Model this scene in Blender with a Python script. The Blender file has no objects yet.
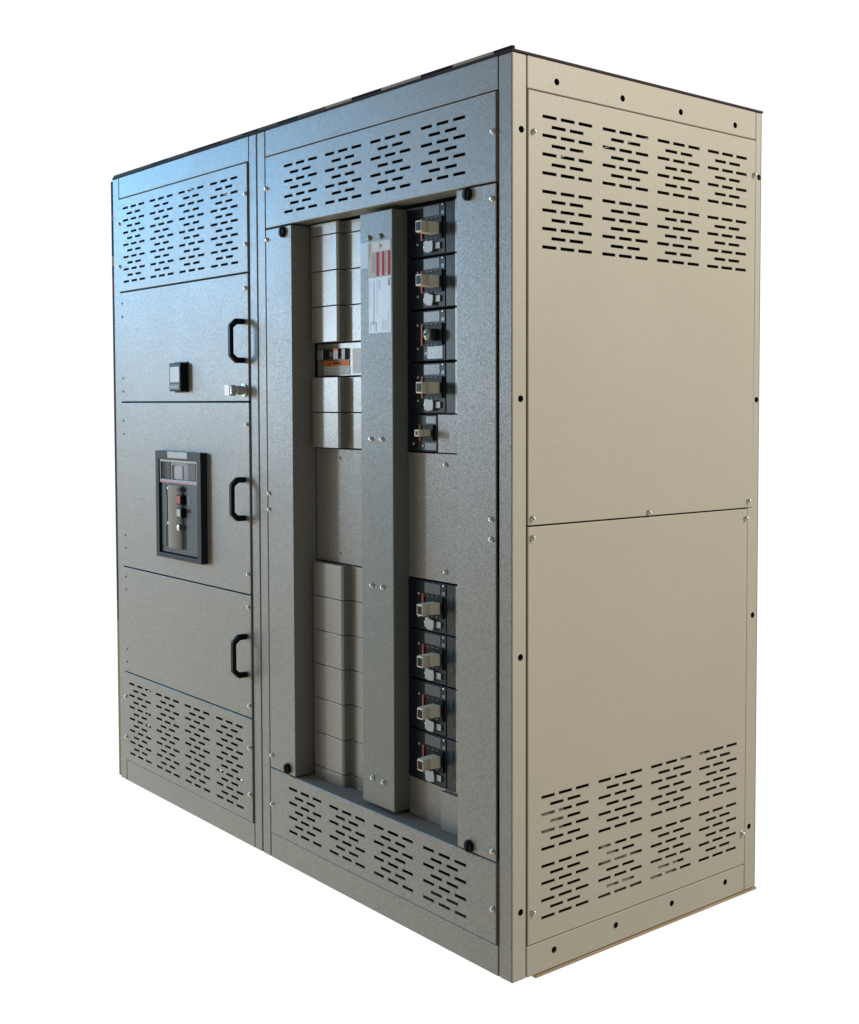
import bpy, bmesh, math, random
from mathutils import Vector, Matrix
random.seed(7)
R = math.radians
sc = bpy.context.scene
C = sc.collection
W, D, H = 2.344, 0.953, 2.29          # metres: width of the line-up, depth, height
CX, CY = W / 2, D / 2

# ------------------------------------------------------------------ materials
def nt(name):
    m = bpy.data.materials.new(name); m.use_nodes = True
    t = m.node_tree
    return m, t, t.nodes['Principled BSDF']

def paint(name, col, rough=0.4, bump=0.35, scale=330.0, var=0.06, spec=0.5, glint=0.0, metal=0.0, fscale=170.0, sfleck=0.0):
    """textured powder coat: fine orange peel + slight mottling and wear"""
    m, t, b = nt(name); N = t.nodes; L = t.links
    tc = N.new('ShaderNodeTexCoord')
    n1 = N.new('ShaderNodeTexNoise'); n1.inputs['Scale'].default_value = scale
    n1.inputs['Detail'].default_value = 2.0; n1.inputs['Roughness'].default_value = 0.6
    n2 = N.new('ShaderNodeTexNoise'); n2.inputs['Scale'].default_value = 3.1; n2.inputs['Detail'].default_value = 5.0
    L.new(tc.outputs['Object'], n1.inputs['Vector']); L.new(tc.outputs['Object'], n2.inputs['Vector'])
    bp = N.new('ShaderNodeBump'); bp.inputs['Strength'].default_value = bump; bp.inputs['Distance'].default_value = 0.0015
    L.new(n1.outputs['Fac'], bp.inputs['Height']); L.new(bp.outputs['Normal'], b.inputs['Normal'])
    mx = N.new('ShaderNodeMix'); mx.data_type = 'RGBA'
    mx.inputs['A'].default_value = (*[c * (1 - var) for c in col], 1)
    mx.inputs['B'].default_value = (*[min(1, c * (1 + var)) for c in col], 1)
    L.new(n2.outputs['Fac'], mx.inputs['Factor'])
    if glint > 0:
        vo = N.new('ShaderNodeTexVoronoi'); vo.inputs['Scale'].default_value = fscale; vo.inputs['Randomness'].default_value = 1.0
        L.new(tc.outputs['Object'], vo.inputs['Vector'])
        bw = N.new('ShaderNodeSeparateColor'); L.new(vo.outputs['Color'], bw.inputs['Color'])
        fm = N.new('ShaderNodeMapRange'); fm.inputs['To Min'].default_value = 1 - glint; fm.inputs['To Max'].default_value = 1 + glint
        L.new(bw.outputs['Red'], fm.inputs['Value'])
        vm = N.new('ShaderNodeVectorMath'); vm.operation = 'SCALE'
        L.new(mx.outputs['Result'], vm.inputs[0]); L.new(fm.outputs['Result'], vm.inputs['Scale'])
        L.new(vm.outputs['Vector'], b.inputs['Base Color'])  # flecks in the base colour stand for glints off the textured coat
        fs = N.new('ShaderNodeMapRange'); fs.inputs['To Min'].default_value = spec * max(0, 1 - sfleck); fs.inputs['To Max'].default_value = spec * (1 + sfleck)
        L.new(bw.outputs['Red'], fs.inputs['Value']); L.new(fs.outputs['Result'], b.inputs['Specular IOR Level'])
    else:
        L.new(mx.outputs['Result'], b.inputs['Base Color'])
    mr = N.new('ShaderNodeMapRange'); mr.inputs['To Min'].default_value = rough - 0.05; mr.inputs['To Max'].default_value = rough + 0.07
    L.new(n2.outputs['Fac'], mr.inputs['Value']); L.new(mr.outputs['Result'], b.inputs['Roughness'])
    if glint <= 0: b.inputs['Specular IOR Level'].default_value = spec
    b.inputs['Metallic'].default_value = metal
    return m

def plain(name, col, rough=0.4, metal=0.0, spec=0.5, bump=0.12, scale=160.0, var=0.05):
    return paint(name, col, rough, bump, scale, var, spec, metal=metal)

GREY = (0.27, 0.255, 0.225)
M_front = paint('grey_textured_paint', GREY, 0.39, 0.45, 300.0, 0.04, 0.62, 0.06, fscale=260.0, sfleck=0.42)
M_side_lit = paint('grey_paint_lit_side', (0.42, 0.392, 0.318), 0.42, 0.22, 240.0, 0.04, 0.45, 0.025, fscale=220.0, sfleck=0.1)  # same grey paint, lighter base standing for the brighter light on this side
M_beam = paint('green_grey_paint', (0.18, 0.188, 0.163), 0.42, 0.3, 300.0, 0.05, 0.5, 0.045, fscale=260.0, sfleck=0.35)
M_inner = paint('satin_grey_paint', (0.26, 0.245, 0.215), 0.34, 0.2, 300.0, 0.05, 0.85, 0.04, fscale=250.0, sfleck=0.2)
M_black = plain('black_plastic', (0.012, 0.013, 0.015), 0.42, spec=0.08)
M_brk = plain('blue_black_plastic', (0.014, 0.021, 0.026), 0.36, spec=0.10)
M_brk2 = plain('charcoal_plastic', (0.034, 0.044, 0.051), 0.36, spec=0.09)
M_win = plain('blue_grey_label', (0.06, 0.085, 0.11), 0.28, spec=0.3)
M_beige = plain('beige_plastic', (0.86, 0.79, 0.61), 0.42, spec=0.3)
M_red = plain('red_plastic', (0.52, 0.10, 0.08), 0.45, spec=0.15)
M_redp = plain('red_print', (0.50, 0.008, 0.022), 0.55, spec=0.1)
M_white = plain('white_label', (0.72, 0.72, 0.70), 0.5, bump=0.03, spec=0.2)
M_cream = plain('cream_label', (0.62, 0.55, 0.45), 0.5, bump=0.03, spec=0.15)
M_orange = plain('orange_label', (0.85, 0.22, 0.03), 0.5, bump=0.03, spec=0.1)
M_ink = plain('grey_ink', (0.30, 0.32, 0.34), 0.6, bump=0.0)
M_dark = plain('dark_ink', (0.03, 0.03, 0.03), 0.6, bump=0.0)
M_yel = plain('yellow_print', (0.50, 0.33, 0.03), 0.5, bump=0.0)
M_zinc = plain('zinc_plated_steel', (0.66, 0.66, 0.63), 0.26, metal=1.0, bump=0.2)
M_dzinc = plain('dull_steel', (0.26, 0.24, 0.21), 0.35, metal=0.85)
M_bluegrey = plain('blue_grey_plastic', (0.085, 0.115, 0.132), 0.36, spec=0.14)
M_bez = plain('dark_bezel_plastic', (0.026, 0.036, 0.042), 0.38, spec=0.08)
M_pewter = plain('pewter_plastic', (0.095, 0.10, 0.098), 0.24, spec=0.35, bump=0.0)
M_screen = plain('screen_glass', (0.66, 0.76, 0.80), 0.16, bump=0.0)
M_pink = plain('pink_label', (0.55, 0.17, 0.17), 0.45)
M_tag = plain('milky_tag', (0.46, 0.48, 0.48), 0.35, spec=0.3)
M_clear = plain('smoky_clear_plastic', (0.15, 0.18, 0.205), 0.12, bump=0.25, scale=60, var=0.35)
M_interior_shade = plain('interior_shade', (0.03, 0.03, 0.03), 0.8, spec=0.1)  # near-black base stands for the shade inside the box and bolt holes
M_glass, _t, _b = nt('clear_cover')
_b.inputs['Base Color'].default_value = (0.2, 0.22, 0.24, 1); _b.inputs['Roughness'].default_value = 0.08
_b.inputs['Alpha'].default_value = 0.10

# clear label zone; its iridescent sheen is painted in as faint streaks
def film():
    m, t, b = nt('streaked_film'); N = t.nodes; L = t.links
    tc = N.new('ShaderNodeTexCoord'); mp = N.new('ShaderNodeMapping'); mp.inputs['Scale'].default_value = (190, 1, 26)
    n = N.new('ShaderNodeTexNoise'); n.inputs['Scale'].default_value = 1.0; n.inputs['Detail'].default_value = 3
    L.new(tc.outputs['Object'], mp.inputs['Vector']); L.new(mp.outputs['Vector'], n.inputs['Vector'])
    r = N.new('ShaderNodeValToRGB'); e = r.color_ramp.elements
    e[0].position = 0.3; e[0].color = (0.022, 0.028, 0.030, 1); e[1].position = 0.72; e[1].color = (0.12, 0.15, 0.165, 1)
    k = r.color_ramp.elements.new(0.55); k.color = (0.045, 0.055, 0.058, 1)
    L.new(n.outputs['Fac'], r.inputs['Fac']); L.new(r.outputs['Color'], b.inputs['Base Color'])
    b.inputs['Roughness'].default_value = 0.24; b.inputs['Specular IOR Level'].default_value = 0.12
    return m
M_film = film()

def banded(name, axis, stops, rough=0.6):
    """a strip coloured in blocks along one axis (metres)"""
    lo, hi = stops[0][0], stops[-1][0]
    m, t, b = nt(name); N = t.nodes; L = t.links
    tc = N.new('ShaderNodeTexCoord'); sp = N.new('ShaderNodeSeparateXYZ')
    L.new(tc.outputs['Object'], sp.inputs['Vector'])
    mr = N.new('ShaderNodeMapRange'); mr.inputs['From Min'].default_value = lo; mr.inputs['From Max'].default_value = hi
    L.new(sp.outputs[axis], mr.inputs['Value'])
    r = N.new('ShaderNodeValToRGB'); r.color_ramp.interpolation = 'CONSTANT'
    e = r.color_ramp.elements
    while len(e) > 1: e.remove(e[0])
    e[0].position = 0; e[0].color = (*stops[0][1], 1)
    for p, c in stops[1:-1]:
        k = e.new((p - lo) / (hi - lo)); k.color = (*c, 1)
    L.new(mr.outputs['Result'], r.inputs['Fac']); L.new(r.outputs['Color'], b.inputs['Base Color'])
    b.inputs['Roughness'].default_value = rough; b.inputs['Specular IOR Level'].default_value = 0.02
    return m

def wood():
    m, t, b = nt('raw_wood'); N = t.nodes; L = t.links
    tc = N.new('ShaderNodeTexCoord'); mp = N.new('ShaderNodeMapping'); mp.inputs['Scale'].default_value = (40, 3, 40)
    n = N.new('ShaderNodeTexNoise'); n.inputs['Scale'].default_value = 2; n.inputs['Detail'].default_value = 4
    L.new(tc.outputs['Object'], mp.inputs['Vector']); L.new(mp.outputs['Vector'], n.inputs['Vector'])
    r = N.new('ShaderNodeValToRGB'); e = r.color_ramp.elements
    e[0].color = (0.28, 0.19, 0.10, 1); e[1].color = (0.50, 0.37, 0.22, 1)
    L.new(n.outputs['Fac'], r.inputs['Fac']); L.new(r.outputs['Color'], b.inputs['Base Color'])
    b.inputs['Roughness'].default_value = 0.7
    return m
M_wood = wood()

# ------------------------------------------------------------------ mesh helpers
def bx(bm, x0, x1, y0, y1, z0, z1, bev=0.0, seg=2):
    vs = [bm.verts.new((x, y, z)) for x in (x0, x1) for y in (y0, y1) for z in (z0, z1)]
    fs = [(0, 1, 3, 2), (4, 6, 7, 5), (0, 4, 5, 1), (2, 3, 7, 6), (0, 2, 6, 4), (1, 5, 7, 3)]
    faces = [bm.faces.new([vs[i] for i in f]) for f in fs]
    if bev > 0:
        es = list({e for f in faces for e in f.edges})
        bmesh.ops.bevel(bm, geom=es, offset=bev, segments=seg, profile=0.5, affect='EDGES')

def prism(bm, pts, axis, a, b, bev=0.0):
    """extrude a closed outline (2-D points) along axis 'x', 'y' or 'z' from a to b"""
    def P(p, t):
        return {'x': (t, p[0], p[1]), 'y': (p[0], t, p[1]), 'z': (p[0], p[1], t)}[axis]
    A = [bm.verts.new(P(p, a)) for p in pts]; B = [bm.verts.new(P(p, b)) for p in pts]
    n = len(pts)
    fs = [bm.faces.new(A[::-1]), bm.faces.new(B)]
    for i in range(n): fs.append(bm.faces.new((A[i], A[(i + 1) % n], B[(i + 1) % n], B[i])))
    if bev > 0:
        bmesh.ops.bevel(bm, geom=list({e for f in fs for e in f.edges}), offset=bev, segments=2, profile=0.5, affect='EDGES')
    bmesh.ops.recalc_face_normals(bm, faces=bm.faces[:])

def lathe(bm, centre, axis, prof, n=20):
    """revolve (radius, height) pairs about an axis direction through centre"""
    ax = Vector(axis).normalized()
    u = ax.orthogonal().normalized(); v = ax.cross(u)
    c = Vector(centre); rings = []
    for r, h in prof:
        if r < 1e-6: rings.append([bm.verts.new(c + ax * h)])
        else: rings.append([bm.verts.new(c + ax * h + (u * math.cos(2 * math.pi * i / n) + v * math.sin(2 * math.pi * i / n)) * r) for i in range(n)])
    for a, b in zip(rings, rings[1:]):
        for i in range(n):
            j = (i + 1) % n
            if len(a) == 1 and len(b) == 1: continue
            if len(a) == 1: bm.faces.new((a[0], b[i], b[j]))
            elif len(b) == 1: bm.faces.new((a[i], a[j], b[0]))
            else: bm.faces.new((a[i], a[j], b[j], b[i]))
    bmesh.ops.recalc_face_normals(bm, faces=bm.faces[:])

def obj(name, bm, m, parent=None, smooth=False, label=None, loc=None):
    me = bpy.data.meshes.new(name); bm.to_mesh(me); bm.free()
    me.materials.append(m)
    if smooth:
        for p in me.polygons: p.use_smooth = True
    o = bpy.data.objects.new(name, me); C.objects.link(o)
    if parent is not None: o.parent = parent
    if parent is ROOT: o.location = (-CX, -CY, 0)
    if loc is not None: o.location = loc
    if label: o['label'] = label
    return o

def box_obj(name, dims, m, parent, bev=0.0, label=None, seg=2):
    bm = bmesh.new(); bx(bm, *dims, bev=bev, seg=seg)
    return obj(name, bm, m, parent, label=label)

def louvre(a0, a1, z0, z1, holes, t, b, place):
    """sheet-metal panel a0..a1 by z0..z1 with real rectangular slots, folded edges (chamfer b) and thickness t.
    place(a, d, z) puts in-plane coordinate a, depth d behind the face, height z into space."""
    bm = bmesh.new()
    A = sorted({a0 + b, a1 - b, *[round(v, 5) for h in holes for v in h[:2]]})
    Z = sorted({z0 + b, z1 - b, *[round(v, 5) for h in holes for v in h[2:]]})
    vc = {}
    def V(a, d, z):
        k = (round(a, 5), round(d, 5), round(z, 5))
        if k not in vc: vc[k] = bm.verts.new(place(*k))
        return vc[k]
    def q(*p):
        bm.faces.new([V(*c) for c in p])
    hs = [tuple(round(v, 5) for v in h) for h in holes]
    for i in range(len(A) - 1):
        for j in range(len(Z) - 1):
            ca, cz = (A[i] + A[i + 1]) / 2, (Z[j] + Z[j + 1]) / 2
            if any(h[0] < ca < h[1] and h[2] < cz < h[3] for h in hs): continue
            q((A[i], 0, Z[j]), (A[i + 1], 0, Z[j]), (A[i + 1], 0, Z[j + 1]), (A[i], 0, Z[j + 1]))
    th = 0.0025
    for h in hs:
        c = [(h[0], h[2]), (h[1], h[2]), (h[1], h[3]), (h[0], h[3])]
        for (p, r) in zip(c, c[1:] + c[:1]):
            q((p[0], 0, p[1]), (r[0], 0, r[1]), (r[0], th, r[1]), (p[0], th, p[1]))
    o = [(a0, z0), (a1, z0), (a1, z1), (a0, z1)]; n = [(a0 + b, z0 + b), (a1 - b, z0 + b), (a1 - b, z1 - b), (a0 + b, z1 - b)]
    for k in range(4):
        l = (k + 1) % 4
        q((n[k][0], 0, n[k][1]), (n[l][0], 0, n[l][1]), (o[l][0], b, o[l][1]), (o[k][0], b, o[k][1]))
        q((o[k][0], b, o[k][1]), (o[l][0], b, o[l][1]), (o[l][0], t, o[l][1]), (o[k][0], t, o[k][1]))
    bmesh.ops.recalc_face_normals(bm, faces=bm.faces[:])
    return bm

def slots(starts, ztop, rows, pz, ln, pa, h=0.0082):
    out = []
    for s in starts:
        for r in range(rows):
            n, off = (3, 0) if r % 2 == 0 else (2, pa / 2)
            for k in range(n):
                a = s + off + k * pa
                out.append((a, a + ln, ztop - r * pz - h / 2, ztop - r * pz + h / 2))
    return out

def drill(o, pts, axis, r, depth):
    """real round bolt holes"""
    bm = bmesh.new()
    for p in pts:
        lathe(bm, p, axis, [(0, -0.01), (r, -0.01), (r, depth), (0, depth)], 18)
    me = bpy.data.meshes.new('cut'); bm.to_mesh(me); bm.free(); me.materials.append(M_interior_shade)  # hole walls take the near-black shade colour
    c = bpy.data.objects.new('cut', me); C.objects.link(c)
    c.location = o.location; c.parent = o.parent
    md = o.modifiers.new('b', 'BOOLEAN'); md.object = c; md.operation = 'DIFFERENCE'; md.solver = 'EXACT'; md.material_mode = 'TRANSFER'
    dg = bpy.context.evaluated_depsgraph_get(); dg.update()
    new = bpy.data.meshes.new_from_object(o.evaluated_get(dg))
    o.modifiers.clear(); o.data = new
    bpy.data.objects.remove(c); bpy.data.meshes.remove(me)

def text_bm(s, size, place, depth=0.0006, bold=0.0):
    """letters as a thin raised mesh; place(u, v, w) maps along-line, up-letter, out-of-face"""
    cu = bpy.data.curves.new('t', 'FONT'); cu.body = s; cu.size = size; cu.align_x = 'CENTER'; cu.align_y = 'CENTER'
    cu.offset = bold; cu.resolution_u = 3
    o = bpy.data.objects.new('t', cu); C.objects.link(o)
    dg = bpy.context.evaluated_depsgraph_get(); dg.update()
    me = bpy.data.meshes.new_from_object(o.evaluated_get(dg))
    bm = bmesh.new(); bm.from_mesh(me)
    for v in bm.verts: v.co = Vector(place(v.co.x, v.co.y, depth))
    bpy.data.objects.remove(o); bpy.data.curves.remove(cu); bpy.data.meshes.remove(me)
    return bm

# ------------------------------------------------------------------ the switchboard
ROOT = bpy.data.objects.new('electrical_switchboard', None); C.objects.link(ROOT)
ROOT.location = (CX, CY, 0)
ROOT['label'] = 'tall grey two-bay electrical switchboard with slotted vents, black handles and two rows of breakers'
ROOT['category'] = 'electrical cabinet'

# screws: one mesh, many copies
def make_screw(name, r, h, axis):
    bm = bmesh.new()
    lathe(bm, (0, 0, 0), axis, [(r * 1.35, 0), (r * 1.35, h * .18), (r, h * .25), (r * .93, h * .7), (r * .6, h * .97), (r * .25, h), (r * .2, h * .8), (0, h * .8)], 14)
    me = bpy.data.meshes.new(name); bm.to_mesh(me); bm.free(); me.materials.append(M_zinc)
    for p in me.polygons: p.use_smooth = True
    return me
SCR_F = make_screw('screw', 0.0058, 0.007, (0, -1, 0))
SCR_S = make_screw('screw', 0.0056, 0.012, (1, 0, 0))
RIV_F = make_screw('rivet', 0.0036, 0.003, (0, -1, 0)); RIV_F.materials[0] = M_dzinc

def screw(parent, x, y, z, me=SCR_F, name='screw'):
    o = bpy.data.objects.new(name, me); C.objects.link(o); o.parent = parent
    o.location = (x, y, z); return o

# frame: posts and rails
def fpost(x0, x1): return box_obj('frame_post', (x0, x1, 0, 0.05, 0, H), M_front, ROOT, 0.003)
fpost(0.0, 0.0555); fpost(1.051, 1.0985); fpost(1.1035, 1.1520)
def frail(x0, x1, z0, z1, name='frame_rail'): return box_obj(name, (x0, x1, 0, 0.05, z0, z1), M_front, ROOT, 0.0025)
frail(0.0575, 1.049, 0, 0.0785); frail(0.0575, 1.049, 2.2115, H)
frail(1.1555, 2.290, 0, 0.0785); frail(1.1555, 2.290, 2.2095, H)
cp = box_obj('corner_post', (2.2925, W, 0, 0.0465, 0, H), M_front, ROOT, 0.004, seg=3)
cp.data.materials.append(M_side_lit)
for p in cp.data.polygons:
    if p.normal.x > 0.75: p.material_index = 1  # outer face takes the lighter copy of the same paint
drill(cp, [(W, 0.029, 2.108), (W, 0.027, 1.455), (W, 0.027, 0.816), (W, 0.028, 0.174)], (-1, 0, 0), 0.0085, 0.035)
bm = bmesh.new(); prism(bm, [(0.9035, 0), (D, 0), (D, H), (0.927, H), (0.927, 1.1395), (0.9035, 1.1395)], 'x', 2.29, W, 0.0025)
bp_ = obj('back_post', bm, M_side_lit, ROOT)
drill(bp_, [(W, 0.941, 2.104), (W, 0.939, 1.457), (W, 0.930, 0.821), (W, 0.922, 0.189)], (-1, 0, 0), 0.0085, 0.035)
sr1 = box_obj('side_rail', (2.29, W, 0.0485, 0.925, 2.2105, H), M_side_lit, ROOT, 0.0025)
drill(sr1, [(W, 0.145, 2.241), (W, 0.377, 2.239), (W, 0.602, 2.239), (W, 0.832, 2.238)], (-1, 0, 0), 0.0085, 0.035)
sr2 = box_obj('side_rail', (2.29, W, 0.0485, 0.9015, 0, 0.079), M_side_lit, ROOT, 0.0025)
drill(sr2, [(W, 0.141, 0.046), (W, 0.364, 0.047), (W, 0.585, 0.047), (W, 0.815, 0.048)], (-1, 0, 0), 0.0085, 0.035)

# sheets that close the box
box_obj('back_sheet', (0, W, D - 0.004, D - 0.001, 0.002, H - 0.002), M_side_lit, ROOT)
box_obj('left_sheet', (0.001, 0.004, 0.052, D - 0.006, 0.002, H - 0.002), M_front, ROOT)
box_obj('floor_sheet', (0.006, 2.288, 0.052, D - 0.006, 0.003, 0.006), M_interior_shade, ROOT)
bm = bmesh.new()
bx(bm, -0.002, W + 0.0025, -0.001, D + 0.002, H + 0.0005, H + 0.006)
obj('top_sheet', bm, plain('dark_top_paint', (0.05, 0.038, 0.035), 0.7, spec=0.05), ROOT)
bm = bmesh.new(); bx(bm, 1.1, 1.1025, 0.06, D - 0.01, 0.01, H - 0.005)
obj('partition_sheet', bm, M_interior_shade, ROOT)
TAN = (0.40, 0.34, 0.26); BLK = (0.02, 0.012, 0.014); GRN = (0.10, 0.10, 0.08)
box_obj('top_residue', (0.0, W - 0.004, 0.003, 0.012, H + 0.0065, H + 0.0155),  # added strip imitating leftover background above the top edge
        banded('top_residue_colours', 'X', [(0, (.12, .10, .08)), (.12, GRN), (.33, BLK), (.46, GRN), (.62, BLK), (.86, GRN), (1.0, BLK), (1.10, GRN), (1.22, BLK), (1.34, GRN),
               (1.5, TAN), (1.63, BLK), (1.78, TAN), (1.965, BLK), (2.10, TAN), (2.27, BLK), (2.344, BLK)]), ROOT)
box_obj('edge_residue', (-0.026, -0.001, 0.004, 0.030, 0.004, H - 0.004),  # added strip imitating leftover background beside the left edge
        banded('edge_residue_colours', 'Z', [(0, (.36, .27, .15)), (.28, (.36, .27, .15)), (.60, (.22, .13, .07)), (.68, (.06, .07, .065)), (1.66, (.07, .075, .07)),
               (1.86, (.25, .05, .04)), (1.92, (.03, .03, .03)), (1.96, (.35, .25, .16)), (2.0, (.02, .02, .02)), (2.13, (.25, .05, .04)), (2.16, (.02, .02, .02)), (2.29, BLK)]), ROOT)

FRONT = lambda a, d, z: (a, FY + d, z)
SIDE = lambda a, d, z: (SX - d, a, z)
FY = -0.004
SX = W + 0.0015
LN, PA = 0.0475, 0.0695
# left-bay vents
S1 = [0.098, 0.3305, 0.5625, 0.7965]
v = obj('vent_panel', louvre(0.058, 1.0445, 1.8635, 2.2075, slots(S1, 2.170, 13, 0.02263, LN, PA), 0.03, 0.0015, FRONT), M_front, ROOT)
for x, z in ((0.066, 2.116), (0.066, 1.957), (1.034, 2.110), (1.034, 1.951)): screw(v, x, FY, z)
v = obj('vent_panel', louvre(0.058, 1.0445, 0.082, 0.4205, slots(S1, 0.383, 13, 0.0223, LN, PA), 0.03, 0.0015, FRONT), M_front, ROOT)
for x, z in ((0.066, 0.327), (0.066, 0.171), (1.028, 0.326), (1.028, 0.172)): screw(v, x, FY, z)
# right-bay vents
S2 = [1.275, 1.508, 1.742, 1.977]
v = obj('vent_panel', louvre(1.1625, 2.2865, 1.9875, 2.2055, slots(S2, 2.163, 7, 0.02307, LN + .002, PA), 0.062, 0.0015, FRONT), M_front, ROOT)
for x, z in ((1.168, 2.109), (2.275, 2.109)): screw(v, x, FY, z)
v = obj('vent_panel', louvre(1.1625, 2.2865, 0.082, 0.2895, slots(S2, 0.2505, 7, 0.0225, LN + .002, PA), 0.10, 0.0015, FRONT), M_front, ROOT)
for x, z in ((1.172, 0.175), (2.273, 0.170)): screw(v, x, FY, z)
# side panels
LS, PS = 0.0475, 0.0612
T2 = [0.0955, 0.2965, 0.4965, 0.6955]
T1 = [0.096, 0.303, 0.509, 0.7135]
v = obj('side_panel', louvre(0.0505, 0.9245, 1.1415, 2.2075, slots(T1, 2.150, 7, 0.02295, LS, PS) + slots(T1, 1.967, 7, 0.02275, LS, PS), 0.03, 0.0015, SIDE), M_side_lit, ROOT)
for y, z in ((0.066, 2.108), (0.915, 2.108), (0.063, 1.160), (0.480, 1.152), (0.902, 1.162)): screw(v, SX, y, z, SCR_S)
v = obj('side_panel', louvre(0.0505, 0.9010, 0.082, 1.1375, slots(T2, 0.450, 7, 0.0222, .0458, .0597) + slots(T2, 0.2725, 7, 0.0220, .0458, .0597), 0.03, 0.0015, SIDE), M_side_lit, ROOT)
for y, z in ((0.063, 1.112), (0.890, 1.112), (0.066, 0.166), (0.886, 0.178)): screw(v, SX, y, z, SCR_S)
# pale brackets and clips just behind some of the slots
M_pale = plain('pale_bracket', (0.62, 0.56, 0.45), 0.4)
for d in ((W - 0.022, W - 0.012, 0.085, 0.185, 0.352, 0.405), (W - 0.03, W - 0.010, 0.318, 0.375, 0.235, 0.276), (W - 0.022, W - 0.010, 0.31, 0.47, 0.134, 0.166),
          (W - 0.022, W - 0.010, 0.505, 0.62, 0.130, 0.172), (W - 0.022, W - 0.012, 0.70, 0.735, 0.435, 0.458), (W - 0.022, W - 0.012, 0.62, 0.665, 0.440, 0.462),
          (W - 0.03, W - 0.018, 0.33, 0.465, 0.206, 0.232)):
    box_obj('inner_bracket', d, M_pale, ROOT, 0.002)
for (x, z) in ((0.25, .375), (0.245, .345), (.25, .31), (.24, .285), (.245, .25), (.84, .375), (.81, .205), (.955, .20), (.815, .165)):
    box_obj('inner_clip', (x, x + 0.016, FY + 0.004, FY + 0.02, z - 0.004, z + 0.005), M_zinc, ROOT, 0.001)

# doors of the left bay
def door(z0, z1):
    bm = bmesh.new(); bx(bm, 0.058, 1.0445, FY, 0.03, z0, z1, 0.0016)
    return obj('door', bm, M_front, ROOT)
d1 = door(1.4515, 1.8585); d2 = door(0.8285, 1.4465); d3 = door(0.4255, 0.8235)
d1['label'] = 'upper door with a small meter and a key latch'
d2['label'] = 'middle door with a large framed circuit breaker'
d3['label'] = 'plain lower door with a black handle only'
for d, rv, sw in ((d1, (1.818, 1.769, 1.539, 1.489), (1.812,)), (d2, (1.379, 1.330, 0.946, 0.898), (1.376, 0.893)), (d3, (0.788, 0.739, 0.512, 0.463), (0.786, 0.464))):
    for z in rv: screw(d, 0.080, FY, z, RIV_F, 'rivet')
    for z in sw: screw(d, 1.030, FY, z)

def make_handle(parent):
    bm = bmesh.new()
    o = [(0, .071), (-.030, .071), (-.052, .049), (-.052, -.049), (-.030, -.071), (0, -.071)]
    i = [(0, .053), (-.025, .053), (-.039, .041), (-.039, -.041), (-.025, -.053), (0, -.053)]
    pr = o + i[::-1]
    A = [bm.verts.new((-.0095, p[0], p[1])) for p in pr]; B = [bm.verts.new((.0095, p[0], p[1])) for p in pr]
    n = 12
    for k in range(5):
        for S in (A, B): bm.faces.new((S[k], S[k + 1], S[n - 2 - k], S[n - 1 - k]))
    for k in range(n): bm.faces.new((A[k], A[(k + 1) % n], B[(k + 1) % n], B[k]))
    bmesh.ops.recalc_face_normals(bm, faces=bm.faces[:])
    sharp = [e for e in bm.edges if len(e.link_faces) == 2 and e.calc_face_angle() > 0.3]
    bmesh.ops.bevel(bm, geom=sharp, offset=0.0035, segments=2, profile=0.5, affect='EDGES')
    return obj('handle', bm, M_black, parent)
h0 = make_handle(d1); h0.location = (1.014, FY, 1.644)
for d, z in ((d2, 1.136), (d3, 0.6265)):
    h = h0.copy(); C.objects.link(h); h.parent = d; h.location = (1.012, FY, z)

# small meter on the upper door
bm = bmesh.new(); bx(bm, 0.527, 0.617, -0.031, FY, 1.486, 1.584, 0.004)
bx(bm, 0.520, 0.624, -0.008, FY, 1.482, 1.588, 0.002)
me_ = obj('meter', bm, M_black, d1)
box_obj('screen', (0.5370, 0.6080, -0.0318, -0.030, 1.517, 1.570), M_screen, d1, 0.0005)
bm = bmesh.new(); bx(bm, 0.5370, 0.6080, -0.0316, -0.030, 1.4920, 1.512, 0.0004)
obj('button_strip', bm, M_bluegrey, d1)
for k in range(4): box_obj('button', (0.540 + k * .017, 0.552 + k * .017, -0.0332, -0.0312, 1.497, 1.505), M_tag, d1, 0.0008)
# key latch
bm = bmesh.new()
lathe(bm, (1.016, FY, 1.486), (0, -1, 0), [(0.0, 0), (.021, 0), (.021, .004), (.015, .006), (.015, .030), (.013, .032), (0, .032)], 20)
bx(bm, 0.990, 1.016, -0.050, -0.028, 1.470, 1.501, 0.003)
bx(bm, 1.006, 1.032, -0.020, -0.006, 1.480, 1.491, 0.002)
la = obj('latch', bm, M_zinc, d1)
bm = bmesh.new(); bx(bm, 0.9905, 1.0155, -0.040, -0.0345, 1.4685, 1.5025, 0.001)
obj('latch_collar', bm, M_black, d1)
bm = bmesh.new(); bx(bm, 0.974, 1.008, -0.0525, -0.0502, 1.468, 1.503, 0.0008)
obj('latch_tag', bm, plain('pale_pink_tag', (0.66, 0.56, 0.56), 0.35), d1)

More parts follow.
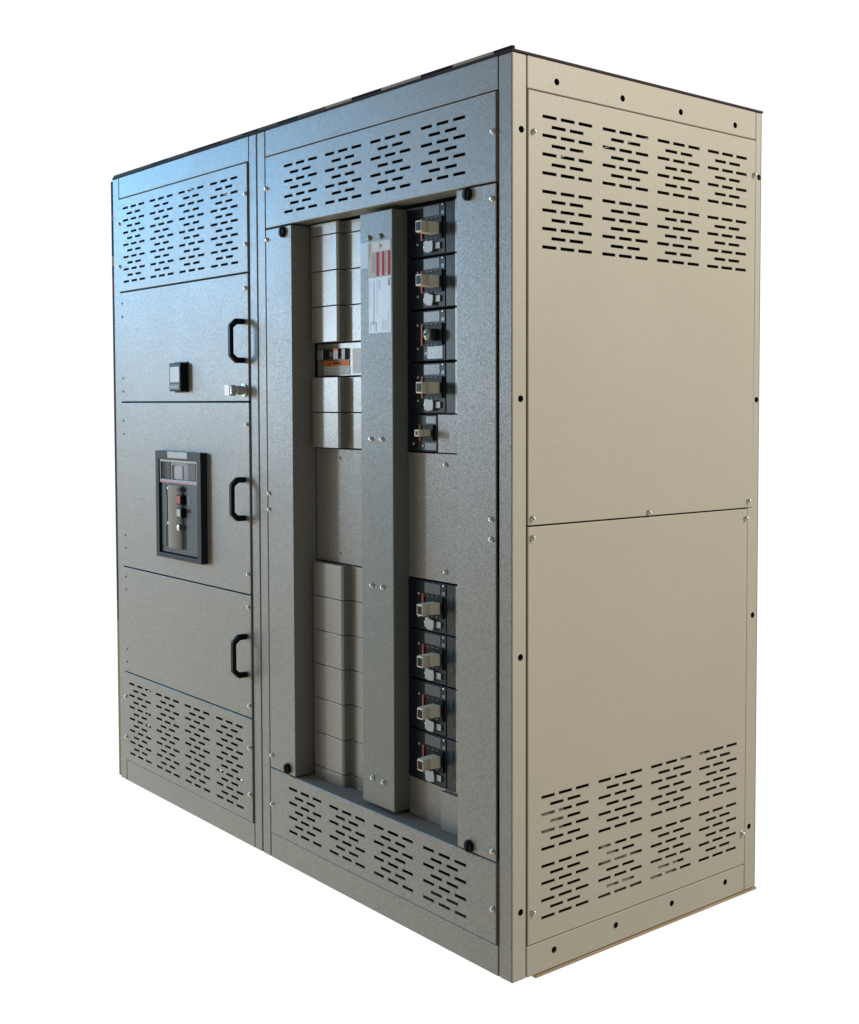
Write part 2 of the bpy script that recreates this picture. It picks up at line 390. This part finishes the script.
# ---- framed power breaker in the middle door
def frame_bm(x0, x1, z0, z1, ix0, ix1, iz0, iz1, yf, yb, bev):
    bm = bmesh.new()
    bx(bm, x0, x1, yf, yb, iz1, z1, bev); bx(bm, x0, x1, yf, yb, z0, iz0, bev)
    bx(bm, x0, ix0, yf + .0003, yb, iz0 - .002, iz1 + .002, bev); bx(bm, ix1, x1, yf + .0003, yb, iz0 - .002, iz1 + .002, bev)
    return bm
bm = frame_bm(0.402, 0.751, 0.899, 1.277, 0.428, 0.722, 0.915, 1.247, -0.028, FY - .0002, 0.0012)
pb = obj('power_breaker', bm, M_bez, ROOT, label='large framed circuit breaker with a red button')
box_obj('name_plate', (0.503, 0.655, -0.0292, -0.0278, 1.2535, 1.2755), M_tag, pb, 0.0004)
bm = bmesh.new()
bx(bm, 0.431, 0.719, -0.020, -0.0045, 0.918, 1.1645, 0.0015)
obj('face_plate', bm, M_bluegrey, pb)
bm = bmesh.new()
# trip unit behind the clear lid: body, panel, display
bx(bm, 0.432, 0.718, -0.0125, -0.005, 1.166, 1.245, 0.001)
obj('trip_unit', bm, plain('pale_trip_plastic', (0.34, 0.39, 0.41), 0.35, spec=0.3), pb)
bm = bmesh.new()
bx(bm, 0.528, 0.590, -0.0155, -0.0128, 1.180, 1.226, 0.0006)
obj('display', bm, M_white, pb)
box_obj('dark_panel', (0.441, 0.492, -0.0150, -0.0128, 1.177, 1.240), M_brk2, pb, 0.001)
box_obj('black_block', (0.506, 0.5275, -0.0150, -0.0128, 1.177, 1.228), M_black, pb, 0.001)
bm = bmesh.new()
bx(bm, 0.630, 0.690, -0.0150, -0.0128, 1.178, 1.236, 0.001)
for k in range(5): bx(bm, 0.636, 0.684, -0.0158, -0.0145, 1.184 + k * .0098, 1.188 + k * .0098)
obj('keypad', bm, plain('deep_blue_plastic', (.02, .035, .055), .3, spec=.25), pb)
bm = bmesh.new()
bx(bm, 0.4315, 0.7185, -0.0225, -0.0215, 1.1735, 1.2455, 0.0004)
lid = obj('clear_lid', bm, M_glass, pb)
bm = frame_bm(0.430, 0.720, 1.172, 1.2465, 0.437, 0.713, 1.1765, 1.2395, -0.0245, -0.0228, 0.0004)
obj('lid_rim', bm, plain('pale_rim', (0.40, 0.44, 0.46), 0.2), pb)
box_obj('warning_strip', (0.430, 0.720, -0.0248, -0.0205, 1.1648, 1.1718), M_pink, pb, 0.0008)
# raised bowed centre column
bm = bmesh.new(); pts = [(0.487, -0.0195)]
for k in range(11):
    a = math.pi * k / 10
    pts.append((0.548 - 0.060 * math.cos(a), -0.0215 - 0.009 * math.sin(a)))
pts.append((0.609, -0.0195))
prism(bm, pts, 'z', 0.938, 1.158)
cc = obj('centre_column', bm, M_pewter, pb, smooth=False)
for d in ((0.466, 0.486, -0.0206, -0.0195, 1.118, 1.157), (0.466, 0.486, -0.0206, -0.0195, 0.938, 1.012), (0.611, 0.626, -0.0207, -0.0195, 0.938, 1.158)):
    box_obj('slot', d, M_black, pb)
box_obj('charging_rod', (0.471, 0.483, -0.0235, -0.0202, 1.013, 1.117), M_bluegrey, pb, 0.001)
for nm, m, (x0, x1, z0, z1), lb in (('push_button', M_red, (.582, .612, 1.097, 1.124), 'red push button'), ('push_button', plain('pale_green_plastic', (.42, .50, .42), .35), (.582, .612, 1.052, 1.078), 'pale green push button')):
    bm = bmesh.new(); bx(bm, x0 - .004, x1 + .004, -0.0330, -0.024, z0 - .004, z1 + .004, 0.001)
    obj('button_frame', bm, M_black, pb)
    bm = bmesh.new(); bx(bm, x0, x1, -0.0355, -0.0331, z0, z1, 0.0015); obj(nm, bm, m, pb, label=lb)
box_obj('indicator', (.584, .610, -0.0332, -0.030, 1.140, 1.152), M_black, pb, 0.0008)
bm = bmesh.new(); lathe(bm, (0.592, -0.030, 1.014), (0, -1, 0), [(.011, 0), (.011, .004), (.009, .006), (0, .006)], 18)
obj('key_lock', bm, M_zinc, pb, True)
for z in (1.146, 1.022):
    bm = bmesh.new(); lathe(bm, (0.497, -0.024, z), (0, -1, 0), [(.006, 0), (.005, .003), (0, .0035)], 12); obj('screw', bm, M_zinc, pb, True)
box_obj('label_plate', (.630, .656, -0.0206, -0.0195, 1.095, 1.126), plain('slate_label', (.05, .06, .075), .4), pb)
box_obj('position_window', (.627, .660, -0.0208, -0.0195, 1.067, 1.080), M_black, pb)
for (x, z) in ((.438, .935), (.712, .925)):
    bm = bmesh.new(); lathe(bm, (x, -0.0199, z), (0, -1, 0), [(.006, 0), (.005, .002), (0, .002)], 12); obj('corner_screw', bm, M_black, pb)

# ---- right bay: front covers folded back into the breaker recess
RB = 0.064            # depth of the recess behind the front
def cover(x0, x1, fold):
    bm = bmesh.new()
    if fold == 'r': pts = [(x0, FY), (x1, FY), (x1, RB + .012), (x1 - .003, RB + .012), (x1 - .003, 0.0), (x0, 0.0)]
    else: pts = [(x0, FY), (x1, FY), (x1, 0.0), (x0 + .003, 0.0), (x0 + .003, RB), (x0, RB)]
    prism(bm, pts, 'z', 0.2935, 1.9825)
    # soften the folded corner
    ed = [e for e in bm.edges if abs(e.verts[0].co.y - FY) < 1e-6 and abs(e.verts[1].co.y - FY) < 1e-6]
    bmesh.ops.bevel(bm, geom=ed, offset=0.0014, segments=2, profile=0.5, affect='EDGES')
    return obj('front_cover', bm, M_front, ROOT)
cl = cover(1.1625, 1.3145, 'r'); cr = cover(2.1295, 2.2865, 'l')
for x, z in ((1.170, 1.951), (1.170, 1.162), (1.170, 1.112), (1.172, 0.331)): screw(cl, x, FY, z)
for x, z in ((2.272, 1.946), (2.268, 1.155), (2.268, 1.105), (2.273, 0.317)): screw(cr, x, FY, z)
bm = bmesh.new()
lathe(bm, (0, 0, 0), (0, -1, 0), [(0, 0), (.0165, 0), (.0165, .006), (.013, .010), (.0125, .010), (0, .010)], 22)
bx(bm, -.0035, .0035, -.0135, -.0098, -.012, .012, .001)
kn = obj('quarter_turn_knob', bm, M_black, cl); kn.location = (1.268, FY, 1.9655)
for p, x, z in ((cl, 1.271, 0.311), (cr, 2.177, 1.968), (cr, 2.180, 0.307)):
    k = kn.copy(); C.objects.link(k); k.parent = p; k.location = (x, FY, z)

box_obj('ledge_cover', (1.3165, 2.128, 0.0, 0.075, 0.2897, 0.2909), paint('low_glare_grey', (0.23, 0.22, 0.195), 0.75, 0.2, 300.0, 0.05, 0.05), ROOT)  # added low-gloss sheet, keeps the ledge from mirroring the white surround
# recess lining behind everything, so the breakers sit in a closed front
box_obj('recess_back', (1.16, 2.285, 0.112, 0.115, 0.26, 2.01), M_interior_shade, ROOT)

# central wireway beam
bm = bmesh.new(); bx(bm, 1.664, 1.8225, 0.012, 0.070, 0.302, 1.976, 0.0025)
beam = obj('wireway_cover', bm, M_beam, ROOT)
for i, (x, z) in enumerate(((1.712, 1.905), (1.768, 1.905), (1.715, 1.344), (1.769, 1.344), (1.715, 0.930), (1.768, 0.930), (1.714, 0.377), (1.768, 0.376))):
    s = screw(beam, x, 0.012, z)
    if z > 1.8:
        s.data = RIV_F; s.scale = (1.8, 2.4, 1.8)
# stickers on the beam
SY = 0.0114
def sticker(name, m, x0, x1, z0, z1, parent, y=SY, label=None, t=0.0006):
    return box_obj(name, (x0, x1, y, y + t, z0, z1), m, parent, label=label)
sticker('pale_sticker', plain('faded_label', (0.50, 0.55, 0.58), .45, bump=.03), 1.6665, 1.7045, 1.823, 1.8945, beam)
ws = sticker('warning_sticker', M_cream, 1.7055, 1.8155, 1.795, 1.893, beam, label='cream sticker with a yellow triangle and three red bars')
rs = sticker('rating_sticker', plain('rating_label', (0.60, 0.65, 0.70), .4, bump=.03), 1.7075, 1.8155, 1.640, 1.7935, beam, label='white printed sticker with small red letters')
bm = bmesh.new()
for x in (1.7465, 1.7735, 1.8015): bx(bm, x, x + .0115, SY - .0004, SY + .0001, 1.797, 1.8635)
obj('red_bar', bm, M_redp, ws)
box_obj('white_panel', (1.727, 1.8145, SY - .0003, SY + .0001, 1.8655, 1.892), M_white, ws)
bm = bmesh.new(); prism(bm, [(1.7595, 1.8685), (1.7595, 1.8895), (1.778, 1.879)], 'y', SY - .0007, SY - .0004)
tr = obj('hazard_triangle', bm, M_yel, ws)
bm = bmesh.new(); bx(bm, 1.7625, 1.7690, SY - .0010, SY - .0008, 1.8775, 1.8805); bx(bm, 1.7705, 1.7725, SY - .0010, SY - .0008, 1.8775, 1.8805)
obj('exclamation_mark', bm, M_dark, ws)
bm = bmesh.new()
rnd = random.Random(3)
for x in (1.7115, 1.7145): bx(bm, x, x + .0015, SY - .0003, SY + .0001, 1.845 + rnd.random() * .01, 1.888)
for x in (1.7245, 1.7300, 1.7350, 1.7395, 1.7615, 1.7660, 1.7895, 1.7940): bx(bm, x, x + .0012, SY - .0003, SY + .0001, 1.800 + rnd.random() * .015, 1.862)
obj('fine_print', bm, M_ink, ws)
bm = bmesh.new()
for x, a, b in ((1.713, 1.71, 1.785), (1.730, 1.655, 1.788), (1.7345, 1.67, 1.78), (1.748, 1.69, 1.79), (1.7575, 1.76, 1.787), (1.7615, 1.757, 1.787), (1.772, 1.645, 1.672), (1.780, 1.645, 1.68), (1.787, 1.645, 1.672), (1.795, 1.645, 1.675), (1.803, 1.645, 1.70)):
    bx(bm, x, x + .0011, SY - .0003, SY + .0001, a, b)
bx(bm, 1.7145, 1.7465, SY - .0003, SY + .0001, 1.664, 1.671); bx(bm, 1.7145, 1.7165, SY - .0003, SY + .0001, 1.645, 1.6638); bx(bm, 1.7395, 1.7465, SY - .0003, SY + .0001, 1.645, 1.6638)
obj('fine_print', bm, plain('pale_ink', (.44, .49, .55), .5, bump=0), rs)
# red letters, turned to read upward/downward along the strip
bm = text_bm('ABB', 0.0122, lambda u, v, w: (1.8070 + v, SY - .0004, 1.7790 - u), bold=0.0002)
obj('red_lettering', bm, M_redp, rs)

# ---- left column of the recess: stepped blank covers
def stepped(z0, z1, xe=1.4875):
    bm = bmesh.new()
    pts = [(1.3155, 0.105), (1.3155, 0.0765), (1.3360, 0.0765), (1.3360, 0.0525), (1.3390, 0.0513), (xe - .010, 0.0513), (xe, 0.0545), (xe, 0.0765), (1.6705, 0.0765), (1.6705, 0.105)]
    prism(bm, pts, 'z', z0, z1, 0.0009)
    return obj('blank_cover', bm, M_inner, ROOT)
for a, b in zip((1.9845, 1.9475, 1.8405, 1.7350), (1.9475, 1.8405, 1.7350, 1.6270)): stepped(b + .0013, a - .0013)
for a, b in zip((1.5235, 1.4170), (1.4170, 1.3095)): stepped(b + .0013, a - .0013, 1.491)
for a, b in zip((0.9600, 0.8555, 0.7505, 0.6460, 0.5400, 0.4330, 0.3275), (0.8555, 0.7505, 0.6460, 0.5400, 0.4330, 0.3275, 0.2900)): stepped(b + .0011, a - .0011, 1.502)
pl = box_obj('blank_plate', (1.3165, 1.6705, 0.0765, 0.105, 0.9625, 1.3070), M_front, ROOT, 0.0012)
screw(pl, 1.452, 0.0765, 1.280, RIV_F, 'rivet'); screw(pl, 1.450, 0.0765, 0.992, RIV_F, 'rivet')
# relay module between the upper covers
mod = box_obj('relay_module', (1.3225, 1.6705, 0.0800, 0.105, 1.5265, 1.6245), M_inner, ROOT, 0.001, label='small relay module with an orange warning sticker')
bm = bmesh.new(); bx(bm, 1.336, 1.492, 0.0705, 0.0795, 1.574, 1.609, 0.0015)
obj('terminal_housing', bm, plain('grey_housing', (.10, .10, .095), .4), mod)
box_obj('metal_clip', (1.343, 1.374, 0.0655, 0.0703, 1.5765, 1.6065), plain('bright_clip', (.55, .62, .66), .25, metal=.8, bump=.6, scale=120), mod, 0.002)
box_obj('black_socket', (1.3775, 1.402, 0.0665, 0.0703, 1.5760, 1.6065), M_black, mod, 0.001)
bm = bmesh.new(); bx(bm, 1.408, 1.422, 0.068, 0.0703, 1.5995, 1.607, .001); bx(bm, 1.408, 1.422, 0.068, 0.0703, 1.5765, 1.584, .001)
bx(bm, 1.4385, 1.4640, 0.0650, 0.0703, 1.5770, 1.6030, 0.001)
obj('terminal', bm, M_brk2, mod)
bm = bmesh.new(); bx(bm, 1.4395, 1.4625, 0.0640, 0.0649, 1.5785, 1.6005)
obj('white_tab', bm, M_white, mod)
bm = bmesh.new(); bx(bm, 1.4440, 1.4580, 0.0635, 0.0639, 1.5880, 1.5900); bx(bm, 1.4470, 1.4550, 0.0635, 0.0639, 1.5945, 1.5965); bx(bm, 1.4480, 1.4560, 0.0635, 0.0639, 1.5815, 1.5835)
obj('fine_print', bm, M_dark, mod)
box_obj('orange_tab', (1.4385, 1.4640, 0.0635, 0.0648, 1.6015, 1.6085), M_orange, mod, .0005)
osk = box_obj('orange_sticker', (1.3625, 1.5040, 0.0785, 0.0798, 1.5560, 1.5725), M_orange, mod)
box_obj('white_sticker', (1.3625, 1.5040, 0.0787, 0.0798, 1.5300, 1.5555), M_white, mod)
bm = text_bm('WARNING', 0.0098, lambda u, v, w: (1.4335 + u, 0.0781, 1.5642 + v), bold=0.0005)
obj('dark_lettering', bm, M_dark, mod)
bm = bmesh.new(); prism(bm, [(1.388, 1.5585), (1.400, 1.5585), (1.394, 1.570)], 'y', 0.0779, 0.0783); obj('hazard_triangle', bm, M_dark, mod)
bm = bmesh.new()
for z, a, b in ((1.5500, 1.367, 1.498), (1.5465, 1.367, 1.486), (1.5405, 1.367, 1.475), (1.5350, 1.367, 1.478)): bx(bm, a, b, 0.0783, 0.0786, z, z + .0013)
obj('fine_print', bm, M_ink, mod)
box_obj('paper_label', (1.520, 1.665, 0.0790, 0.0798, 1.5335, 1.6060), M_white, mod)

# ---- breakers (right column). Local frame: x across, y depth, z up from the breaker's bottom, height 0.1375
def make_breaker(kind='beige'):
    bm = bmesh.new()
    bx(bm, 1.8065, 2.030, 0.0660, 0.111, 0.0012, 0.1375, 0.0012)           # housing
    b = obj('circuit_breaker', bm, M_brk, ROOT)
    bm = bmesh.new(); bx(bm, 1.8865, 1.984, 0.0625, 0.0659, 0.0035, 0.1350, 0.0012)
    obj('escutcheon', bm, M_brk2, b)
    bm = bmesh.new(); bx(bm, 1.8890, 1.9600, 0.0616, 0.0626, 0.1060, 0.1335, 0.0004)
    obj('rating_label', bm, M_win, b)
    bm = bmesh.new(); bx(bm, 1.9875, 2.0295, 0.0628, 0.0659, 0.0025, 0.1360, 0.0010)
    obj('side_label', bm, M_film, b)
    bm = bmesh.new(); bx(bm, 2.0315, 2.0700, 0.0590, 0.105, 0.0010, 0.1385, 0.0008)
    obj('filler_strip', bm, M_inner, b)
    # lever well: a dark frame round the toggle
    bm = frame_bm(1.8830, 1.9765, 0.0430, 0.1010, 1.8890, 1.9660, 0.0480, 0.0960, 0.0595, 0.0630, 0.0006)
    bx(bm, 1.8885, 1.9665, 0.0619, 0.0629, 0.0475, 0.0965)
    bx(bm, 1.9665, 1.9765, 0.0560, 0.0600, 0.0430, 0.1010, 0.0006)
    obj('lever_well', bm, M_black, b)
    bm = bmesh.new(); bx(bm, 1.8800, 1.8868, 0.0585, 0.0660, 0.0420, 0.1020, 0.0006)
    obj('red_marker', bm, M_red, b)
    for x, y, z in ((1.8560, 0.0660, 0.0995), (1.8560, 0.0660, 0.0355), (1.9745, 0.0624, 0.1320)):
        bm = bmesh.new(); lathe(bm, (x, y, z), (0, -1, 0), [(.0040, 0), (.0034, .002), (0, .0025)], 10)
        obj('screw', bm, M_zinc, b, True)
    bm = bmesh.new(); bx(bm, 1.9680, 1.9805, 0.0618, 0.0626, 0.1060, 0.1160, .0003)
    obj('small_label', bm, plain('small_label', (.16, .19, .22), .35), b)
    bm = bmesh.new()
    for x in (1.905, 1.925, 1.945): bx(bm, x, x + .0035, 0.0590, 0.0596, 0.0975, 0.0995); bx(bm, x, x + .0035, 0.0590, 0.0596, 0.0440, 0.0460)
    obj('scale_mark', bm, M_cream, b)
    if kind == 'beige':
        # toggle with a hollow, square-holed tip; seen mostly from its long right flank
        bm = bmesh.new()
        prism(bm, [(1.9250, 0.0630), (1.9280, 0.0300), (1.9360, 0.0060), (1.9360, 0.0005), (1.9625, 0.0005), (1.9610, 0.0170), (1.9550, 0.0290), (1.9655, 0.0540), (1.9655, 0.0630)], 'z', 0.0550, 0.0855, 0.0022)
        lv = obj('toggle_lever', bm, M_beige, b)
        bm = bmesh.new(); bx(bm, 1.9395, 1.9590, -0.0006, 0.006, 0.0590, 0.0815, 0.001)
        obj('tip_hole', bm, M_black, b)
        # clear lock-off tag below
        bm = bmesh.new(); bx(bm, 1.8920, 1.9660, 0.0600, 0.0624, 0.0155, 0.0330, 0.0008)
        obj('lock_slide', bm, plain('smoky_slide', (.11, .13, .15), .2), b)
        bm = bmesh.new()
        prism(bm, [(1.9020, 0.0125), (1.9020, 0.0370), (1.9100, 0.0405), (1.9240, 0.0375), (1.9395, 0.0385), (1.9420, 0.0250), (1.9390, 0.0105), (1.9180, 0.0080)], 'y', 0.0525, 0.0545)
        obj('lock_tag', bm, M_tag, b)
        box_obj('lock_catch', (1.9450, 1.9660, 0.0580, 0.0598, 0.0165, 0.0330), M_tag, b, 0.0006)
        bm = bmesh.new(); lathe(bm, (1.8975, 0.0598, 0.0245), (0, -1, 0), [(.0055, 0), (.0045, .0035), (0, .004)], 12)
        obj('lock_screw', bm, M_zinc, b, True)
    else:
        bm = bmesh.new(); lathe(bm, (1.939, 0.0600, 0.0705), (0, -1, 0), [(0, 0), (.017, 0), (.0165, .022), (.0135, .030), (0, .031)], 20)
        for v_ in bm.verts: v_.co.x = 1.939 + (v_.co.x - 1.939) * 0.62
        obj('toggle_lever', bm, plain('satin_steel', (.60, .57, .52), .28, metal=.9), b, True, label='short silver toggle lever')
        bm = bmesh.new(); lathe(bm, (1.939, 0.0285, 0.0705), (0, -1, 0), [(0, 0), (.004, 0), (.004, .0012), (0, .0012)], 10)
        obj('pin_hole', bm, M_black, b)
        bm = bmesh.new(); bx(bm, 1.9050, 1.9740, 0.0612, 0.0626, 0.0060, 0.0400, 0.0006)
        obj('lower_label', bm, plain('slate_film', (.065, .08, .10), .25), b)
        bm = bmesh.new(); bx(bm, 1.8930, 1.9040, 0.0612, 0.0626, 0.0160, 0.0265, 0.0003)
        obj('small_label', bm, M_win, b)
    return b
BX, BY = 0.0175, -0.006
def kids(o): return [c for c in bpy.data.objects if c.parent == o]
def dup(src, z):
    c = src.copy(); C.objects.link(c); c.parent = ROOT; c.location = (-CX + BX, -CY + BY, z)
    for k in kids(src):
        d = k.copy(); C.objects.link(d); d.parent = c
        if d.name.startswith('lock_tag'):
            a = rnd.uniform(-.22, .22); px, pz = 1.92, .024
            d.rotation_euler = (0, a, 0)
            d.location = Vector((px, 0, pz)) - Matrix.Rotation(a, 3, 'Y') @ Vector((px, 0, pz))
    return c
b0 = make_breaker(); b0.location = (-CX + BX, -CY + BY, 1.8405)
for z in (1.6995, 1.4155, 0.8205, 0.6810, 0.5405, 0.4005): dup(b0, z)
bs = make_breaker('steel'); bs.location = (-CX + BX, -CY + BY, 1.5575)
bs['label'] = 'breaker with a short silver lever and no white tag'

# the small breaker below them with its grey blank
bm = bmesh.new(); bx(bm, 1.8145, 1.949, 0.0660, 0.111, 1.3125, 1.4135, 0.0012)
sb = obj('small_breaker', bm, M_brk, ROOT, label='small breaker with a short beige lever beside a grey blank')
bm = bmesh.new(); bx(bm, 1.8700, 1.9555, 0.0625, 0.0659, 1.3150, 1.4115, 0.001); obj('escutcheon', bm, M_brk2, sb)
bm = frame_bm(1.880, 1.9430, 1.343, 1.386, 1.8845, 1.935, 1.347, 1.382, 0.0595, 0.0630, 0.0006); bx(bm, 1.8845, 1.935, .0619, .0629, 1.347, 1.382); bx(bm, 1.935, 1.9435, 0.056, 0.06, 1.343, 1.386, .0005)
obj('lever_well', bm, M_black, sb)
bm = bmesh.new(); bx(bm, 1.8770, 1.8830, 0.0585, 0.0660, 1.342, 1.387, .0005); obj('red_marker', bm, M_red, sb)
bm = bmesh.new(); prism(bm, [(1.9030, 0.0630), (1.9060, 0.0350), (1.9090, 0.0200), (1.9290, 0.0200), (1.9290, 0.0320), (1.9260, 0.0400), (1.9290, 0.0630)], 'z', 1.3550, 1.3730, 0.0016)
obj('toggle_lever', bm, M_beige, sb)
bm = bmesh.new(); bx(bm, 1.9135, 1.9250, 0.0193, 0.024, 1.3585, 1.3695, .0006); obj('tip_hole', bm, M_brk2, sb)
for p in ((1.8920, 0.0625, 1.3290), (1.842, 0.066, 1.333)):
    bm = bmesh.new(); lathe(bm, p, (0, -1, 0), [(.0042, 0), (.0037, .0025), (0, .003)], 10); obj('screw', bm, M_zinc, sb, True)
bm = bmesh.new(); bx(bm, 1.900, 1.952, 0.0615, 0.0626, 1.318, 1.337, .0004); bx(bm, 1.905, 1.95, 0.0615, 0.0626, 1.389, 1.409, .0004); obj('rating_label', bm, plain('slate_label_dark', (.06, .075, .09), .25), sb)
box_obj('blank_plate', (1.9655, 2.095, 0.0580, 0.105, 1.3115, 1.4140), M_front, ROOT, 0.001)
sb.location = (-CX + 0.010, -CY - 0.006, 0)
# blanks between and below the breakers
mp_ = box_obj('blank_plate', (1.8245, 2.127, 0.0610, 0.105, 0.9625, 1.3085), M_front, ROOT, 0.001)
screw(mp_, 1.996, 0.061, 1.279); screw(mp_, 1.995, 0.061, 0.991)
box_obj('blank_plate', (1.8245, 2.127, 0.0620, 0.105, 0.2915, 0.3985), M_front, ROOT, 0.001)
box_obj('blank_plate', (1.9930, 2.095, 0.0440, 0.0618, 0.2920, 0.3965), M_front, ROOT, 0.001)

# ---- a thin wooden board showing under the right side
bm = bmesh.new(); bx(bm, 1.2, W + 0.001, 0.078, D + 0.006, -0.0095, -0.0028, 0.0008)
wb = obj('wooden_board', bm, M_wood)
wb['label'] = 'thin tan wooden board under the right side of the cabinet'; wb['category'] = 'board'

# ------------------------------------------------------------------ camera
cam = bpy.data.cameras.new('camera'); co = bpy.data.objects.new('camera', cam); C.objects.link(co)
yaw, pitch, roll = -0.8338650506005821, -0.046250333174481836, 0.0018131007463166287
fw = Vector((math.sin(yaw) * math.cos(pitch), math.cos(yaw) * math.cos(pitch), math.sin(pitch)))
rt = Vector((math.cos(yaw), -math.sin(yaw), 0)); up = rt.cross(fw)
r2 = math.cos(roll) * rt + math.sin(roll) * up; u2 = -math.sin(roll) * rt + math.cos(roll) * up
mat = Matrix((r2, u2, -fw)).transposed().to_4x4()
mat.translation = (4.677095481, -1.972196874, 1.43727952)
co.matrix_world = mat
cam.sensor_fit = 'HORIZONTAL'; cam.sensor_width = 36
cam.lens = 1252.46856 / 859 * 36
cam.shift_x = -126.6618 / 859; cam.shift_y = -47.97152 / 859
cam.clip_start = 0.05; cam.clip_end = 500
sc.camera = co

# ------------------------------------------------------------------ surroundings: white behind, added colour bands elsewhere that light the faces
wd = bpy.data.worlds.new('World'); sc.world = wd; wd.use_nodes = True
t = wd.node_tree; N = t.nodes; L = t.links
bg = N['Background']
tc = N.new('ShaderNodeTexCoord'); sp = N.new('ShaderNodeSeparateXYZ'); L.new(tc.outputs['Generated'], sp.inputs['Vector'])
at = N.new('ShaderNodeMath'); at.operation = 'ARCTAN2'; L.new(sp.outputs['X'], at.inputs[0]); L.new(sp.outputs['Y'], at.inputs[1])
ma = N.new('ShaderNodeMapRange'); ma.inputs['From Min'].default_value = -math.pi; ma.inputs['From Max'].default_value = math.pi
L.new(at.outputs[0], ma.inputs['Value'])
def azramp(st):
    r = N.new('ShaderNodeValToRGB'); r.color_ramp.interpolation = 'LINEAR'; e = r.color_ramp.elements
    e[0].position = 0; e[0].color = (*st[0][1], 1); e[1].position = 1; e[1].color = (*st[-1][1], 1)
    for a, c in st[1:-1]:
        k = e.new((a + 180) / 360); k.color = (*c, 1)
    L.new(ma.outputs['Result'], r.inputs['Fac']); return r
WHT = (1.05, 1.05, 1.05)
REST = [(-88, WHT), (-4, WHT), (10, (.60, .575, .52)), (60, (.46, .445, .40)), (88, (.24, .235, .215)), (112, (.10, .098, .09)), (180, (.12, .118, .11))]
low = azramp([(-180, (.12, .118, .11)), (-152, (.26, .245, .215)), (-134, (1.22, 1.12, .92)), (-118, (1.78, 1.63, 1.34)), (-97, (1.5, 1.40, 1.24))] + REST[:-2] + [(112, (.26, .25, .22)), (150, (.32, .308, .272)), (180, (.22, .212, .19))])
high = azramp([(-180, (.12, .118, .11)), (-152, (.12, .125, .13)), (-134, (.60, .65, .69)), (-118, (.27, .56, .92)), (-97, (.27, .56, .92))] + REST)  # blue band at the left imitates window light on the upper front
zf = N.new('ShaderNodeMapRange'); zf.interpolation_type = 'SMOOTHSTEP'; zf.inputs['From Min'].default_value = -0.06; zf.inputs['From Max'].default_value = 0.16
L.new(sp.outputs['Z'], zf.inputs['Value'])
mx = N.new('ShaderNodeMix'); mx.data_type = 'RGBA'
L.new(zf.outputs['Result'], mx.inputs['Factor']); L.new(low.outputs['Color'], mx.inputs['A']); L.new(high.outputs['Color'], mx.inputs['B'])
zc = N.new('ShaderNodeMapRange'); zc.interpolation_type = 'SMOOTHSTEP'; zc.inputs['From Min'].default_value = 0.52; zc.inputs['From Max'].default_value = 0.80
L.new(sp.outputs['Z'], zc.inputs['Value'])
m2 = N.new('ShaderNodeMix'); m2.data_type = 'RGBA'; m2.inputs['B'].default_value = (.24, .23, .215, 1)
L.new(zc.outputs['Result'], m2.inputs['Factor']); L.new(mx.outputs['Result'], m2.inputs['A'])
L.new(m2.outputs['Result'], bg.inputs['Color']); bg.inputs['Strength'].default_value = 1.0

def area(name, loc, target, sx, sy, power, col):
    l = bpy.data.lights.new(name, 'AREA'); l.shape = 'RECTANGLE'; l.size = sx; l.size_y = sy; l.energy = power; l.color = col
    o = bpy.data.objects.new(name, l); C.objects.link(o); o.location = loc
    d = Vector(target) - Vector(loc); o.rotation_euler = d.to_track_quat('-Z', 'Y').to_euler()
    return o
area('tall_window_light', (-6.2, -2.5, 3.45), (0.6, 0, 1.9), 2.8, 2.0, 225, (0.11, 0.52, 1.0))
area('near_window_light', (-5.1, -3.95, 2.05), (1.2, 0, 1.4), 0.55, 1.3, 165, (0.72, 0.88, 1.0))
area('ceiling_light', (6.2, 2.0, 4.6), (2.3, 0.5, 1.3), 3.0, 3.0, 310, (1.0, 0.95, 0.87))

sc.view_settings.view_transform = 'Standard'; sc.view_settings.look = 'None'
sc.view_settings.exposure = 0; sc.view_settings.gamma = 1
